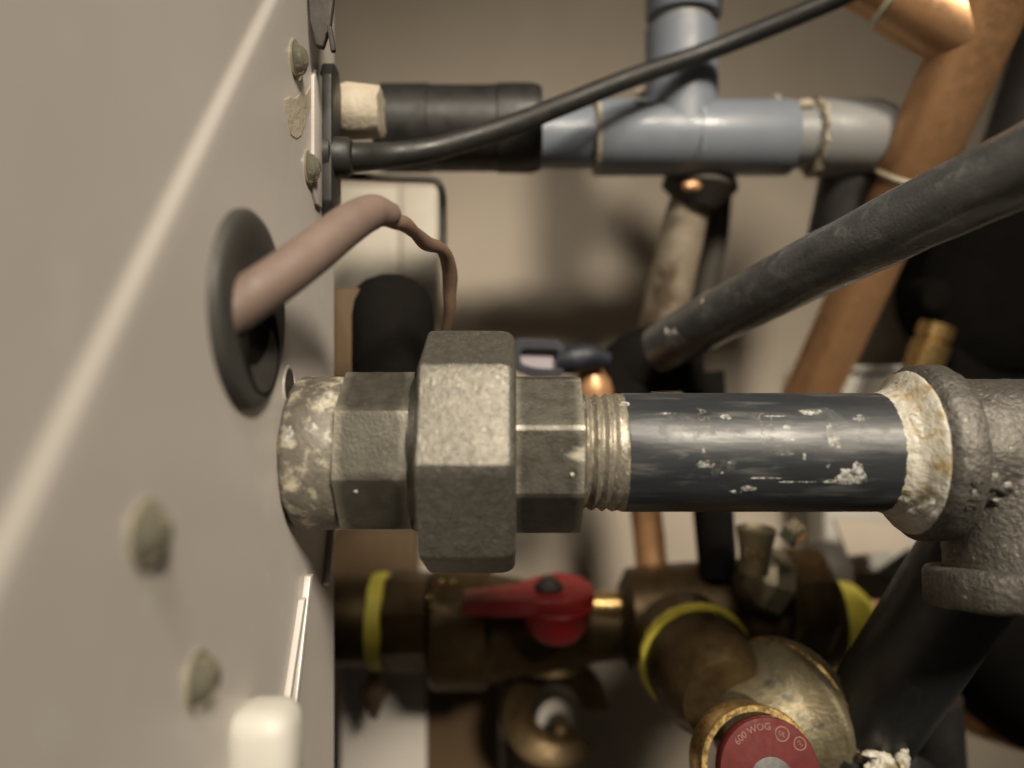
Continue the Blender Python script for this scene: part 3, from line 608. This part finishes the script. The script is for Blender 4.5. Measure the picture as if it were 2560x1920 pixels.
# red lever: hub + arm
LV = [P(1158, 1472, 258), P(1230, 1468, 260), P(1300, 1462, 262), P(1340, 1438, 266), P(1395, 1428, 268), P(1448, 1438, 266), P(1480, 1458, 260),
      P(1487, 1480, 252), P(1462, 1494, 247), P(1430, 1500, 245), P(1340, 1502, 244), P(1300, 1500, 246), P(1230, 1502, 246), P(1158, 1502, 246)]
lev = new_obj('lever', prism(LV, (0, -0.1, -1), 5.2, 0.8), 'red', vl, 30)
new_obj('lever_hub', lathe([(0, 7.5), (4, 10.5), (11, 11.8), (12, 11.2)], P(1392, 1588, 254), (0, -0.15, 1), 24), 'red', lev, 40)
new_obj('lever_nut', lathe([(0, 4.8), (2.6, 4.8), (3.4, 3.8), (4.8, 2.6), (5, 0.5)], P(1372, 1478, 254), (0, -0.2, 1), 6), 'darkmetal', lev, 30)
new_obj('outlet_stem', lathe([(lx(1470), 5.5), (lx(1560), 5.5)], L0 + Vector((0, -5, 6.6)), XD, 28), 'brassring', vl)
for px, py in ((1074, 1495), (1104, 1458), (1132, 1458)):
    new_obj('rivet', blob(P(px, py, 256), (1.2, 0.9, 1.4), 1, 0.05, 2), 'brassring', vl)
# C-shaped brass drain collar
dc = thing('drain_collar', 'dark brass C shaped drain collar with centre pin', 'drain fitting', P(1390, 1780, 225))
bm = bmesh.new(); sgs = []
cz = P(1385, 1778, 285)
a0, a1 = math.radians(8), math.radians(318)
n = 40
for k in range(n + 1):
    th = a0 + (a1 - a0) * k / n
    u = k / n
    ro, ri = 20.2, 10.2 - 1.8 * math.sin(u * math.pi)
    cs, sn = math.cos(th), math.sin(th)
    zst = 1.12 if sn > 0 else 1.0
    sgs.append([bm.verts.new(cz + Vector((r * cs, y, r * sn * zst))) for r, y in ((ro, 4), (ro, -4), (ro - 1.5, -5.5), (ri + 3, -3.5), (ri, 0), (ri, 4))])
for k in range(n):
    for j in range(6):
        bm.faces.new((sgs[k][j], sgs[k][(j + 1) % 6], sgs[k + 1][(j + 1) % 6], sgs[k + 1][j]))
bm.faces.new(sgs[0]); bm.faces.new(sgs[-1])
new_obj('collar_ring', bm, 'brass', dc, 50)
new_obj('neck', lathe([(0, 14.5), (10, 12), (22, 11.3)], P(1370, 1668, 286), (0, 0.1, 1), 36), 'brass', dc, 50)
pin = new_obj('centre_pin', lathe([(0, 4.6), (8, 4.6), (11, 4.2), (12.6, 2.8), (13.2, 0.3)], P(1394, 1808, 298), (0, -1, 0.05), 28), 'brass', dc, 50)
new_obj('pin_washer', lathe([(0, 7.4), (1, 7.4), (1, 4.5)], P(1390, 1795, 298), (0, -1, 0), 28), 'bracket' if 'bracket' in M else 'panel', pin)

# ================================================================== brass wye assembly
wy = thing('brass_check_valve', 'large cast brass valve body with yellow taped ends', 'valve', P(1850, 1650, 240))
wx = lambda p: (p - 1280) * 272 / F
new_obj('valve_body', lathe([(wx(1550), 12), (wx(1570), 17.5), (wx(1660), 19), (wx(1780), 20), (wx(1900), 18.5), (wx(2040), 18.0), (wx(2072), 17)], Vector((0, 272, (960 - 1545) * 272 / F)), XD, 56), 'brass', wy, 40)
new_obj('hex_band', lathe([(18, 16.5), (19.5, 18.6), (30, 18.6), (32, 17)], Vector((P(1820, 1545, 262).x, 262, P(1820, 1500, 262).z)), XD, 8, rot=0.2), 'brass', wy, 25)
YT = Vector((0, 270, (960 - 1522) * 270 / F))
yx = lambda p: (p - 1280) * 270 / F
new_obj('tape_ring', lathe([(yx(2066), 14.5), (yx(2070), 17.0), (yx(2100), 17.6), (yx(2150), 16.8), (yx(2172), 14.5), (yx(2172), 10)], YT, Vector((1, 0.06, -0.08)), 64, jit=0.4), 'yellow', wy, 50)
new_obj('outlet', lathe([(yx(2160), 11), (yx(2420), 11)], YT, Vector((1, 0.06, -0.08)), 48), 'copper', wy)
# inclined leg toward the viewer
i1, i2 = P(1742, 1650, 240), P(1850, 1810, 205)
idv = (i2 - i1).normalized()
new_obj('tape_ring', lathe([(-3.2, 16.5), (-2.8, 18.0), (-1, 18.4), (0.6, 17.9), (1.0, 16.4)], i1, idv, 64, jit=0.5), 'yellow', wy, 50)
new_obj('inclined_leg', lathe([(-16, 16), (0, 16.6), (2, 16.9), (10, 17.0), (18, 15.5), (24, 12)], i1, idv, 56), 'brass', wy, 50)
bn = new_obj('bonnet', lathe([(-9, 13), (-6.5, 18), (-5.0, 20.6), (-4.2, 21.6), (-3.4, 22.0), (0, 22.3), (2.6, 22.3), (3.6, 21.9), (4.2, 21.0), (7, 17.5), (11, 14.5), (18, 13.2)], P(1962, 1788, 222), Vector((-1.35, -1, -0.2)), 96, jit=0.25), 'brasscast', wy, 35)
new_obj('bonnet_seam', lathe([(-0.3, 22.2), (0.2, 22.75), (0.7, 22.2)], P(1962, 1788, 222), Vector((-1.35, -1, -0.2)), 96, jit=0.2, caps=False), 'brassring', bn)
# red name plate cap
rc = P(1926, 1930, 184); rd = Vector((0.04, -1, 0.30)).normalized()
rp = thing('red_nameplate', 'round red nameplate with raised lettering in a brass ring at the bottom edge', 'nameplate', rc)
new_obj('plate', lathe([(-4, 12.3), (-0.6, 12.4), (0, 12.1), (0.15, 11.5), (0.15, 0.1)], rc, rd, 80), 'redplate', rp, 40)
new_obj('brass_ring', lathe([(-14, 14.6), (-3.5, 14.6), (-3.0, 14.3), (-3.0, 12.9), (-4.5, 12.8)], rc + Vector((-1.6, 0, 0.3)), rd, 80, caps=False), 'brassring', rp, 40)
new_obj('hub', lathe([(0.1, 6.0), (0.6, 5.8), (0.9, 5.2), (0.9, 0.1)], rc + Vector((0.3, 0, -2.2)), rd, 48), 'speckled', rp, 40)
def on_plate(bm, r, ang, m, name):
    d, a, b = frame(rd); b = -b
    ang = math.radians(ang)
    for v in bm.verts:
        # local: x tangential, y radial
        x, y, z = v.co
        tt = ang - x / r
        v.co = rc + (b * math.cos(tt) * -1 * -1 + a * 0) * 0 + (Vector((0, 0, 0))) + ((b * math.cos(tt)) + a * math.sin(tt)) * (r + y) + d * (0.17 + z)
    return new_obj(name, bm, m, rp, 0)
on_plate(text_mesh('600 WOG', 2.3, 0.10), 10.1, 112, 'redmark', 'raised_lettering')
def ringmark(rad):
    bm = bmesh.new(); v0 = []
    for k in range(28):
        t = 2 * math.pi * k / 28
        v0.append([bm.verts.new((math.cos(t) * r, math.sin(t) * r, 0.1)) for r in (rad, rad - 0.28)])
    for k in range(28):
        j = (k + 1) % 28; bm.faces.new((v0[k][0], v0[j][0], v0[j][1], v0[k][1]))
    return bm
on_plate(ringmark(1.8), 9.2, 66, 'redmark', 'raised_emblem')
on_plate(text_mesh('UL', 1.5, 0.08), 9.2, 66, 'redmark', 'raised_emblem')
on_plate(ringmark(1.6), 10.0, 38, 'redmark', 'raised_emblem')
on_plate(text_mesh('FM', 1.3, 0.08), 10.0, 38, 'redmark', 'raised_emblem')
# bits above the brass valve
kn = thing('brass_plug', 'tapered brass plug with a bright rim above the valve body', 'plug', P(1890, 1430, 240))
new_obj('plug_body', lathe([(0, 4.2), (8, 5.0), (13, 6.0), (14.2, 6.1), (14.4, 5.2), (13.0, 4.6), (12.5, 0.3)], P(1885, 1432, 238), (0.02, -0.1, 1), 36), 'brasscast', kn, 40)
for k in range(4):
    new_obj('knurl', box(P(1868 + k * 13, 1380 + (k % 2) * 4, 231.6), (0.7, 0.8, 2.2), 0.2), 'brassring', kn)
hx = tag(new_obj('hex_nut', lathe([(0, 2.5), (0.6, 4.2), (5, 4.2), (5.8, 2.6)], P(1965, 1318, 240), (0.5, -0.6, -0.5), 6), 'zinc', None, 25), 'small steel hex nut under the main pipe', 'nut')
hx2 = tag(new_obj('faceted_fitting', lathe([(0, 9), (3, 11.5), (10, 11.5), (14, 9), (17, 5)], P(1955, 1468, 258), (-0.85, -0.2, 0.35), 8), 'brasscast', None, 25), 'faceted brass fitting beside the yellow taped end', 'pipe fitting')
dk = tag(new_obj('domed_plug', lathe([(0, 10.5), (8, 10.2), (13, 8.0), (15.5, 4.5), (16, 0.3)], P(2060, 1462, 290), (0, 0, 1), 40), 'darkmetal', None, 50), 'dark domed plug in front of the white box', 'plug')
rp2 = tag(new_obj('copper_riser', tube([P(1610, 1240, 290), P(1622, 1340, 290), P(1634, 1480, 288)], 6.0, 28, 4), 'copper', None, 60), 'shaded copper riser under the main pipe', 'pipe')
# lower right: black tube added to fill a dark void, pale rod, brown pipe
ip = tag(new_obj('dark_void_tube', tube([P(2420, 1380, 290), P(2520, 1600, 288), P(2640, 1700, 286)], 30, 40, 8), 'void', None, 60), 'black tube added for the dark void behind the slanted black pipe', 'pipe')
pr = tag(new_obj('pale_rod', tube([P(2440, 1620, 232), P(2350, 1740, 230), P(2255, 1860, 228)], [2.0, 3.6, 3.6], 20, 6), 'edge', None, 60), 'pale rod along the lower edge of the slanted black pipe', 'rod')
cpb = tag(new_obj('brown_pipe', tube([P(2440, 1780, 300), P(2620, 1840, 300)], 9, 28, 4), 'copper', None, 60), 'brown copper pipe at the bottom corner', 'pipe')
dp = tag(new_obj('dark_post', lathe([(0, 9), (60, 9)], P(2330, 1740, 250), (0.12, 0.1, -1), 32), 'rubber', None, 50), 'dark post beside the white pasted elbow', 'post')

for o in list(bpy.data.objects):
    if '_base' in o: del o['_base']
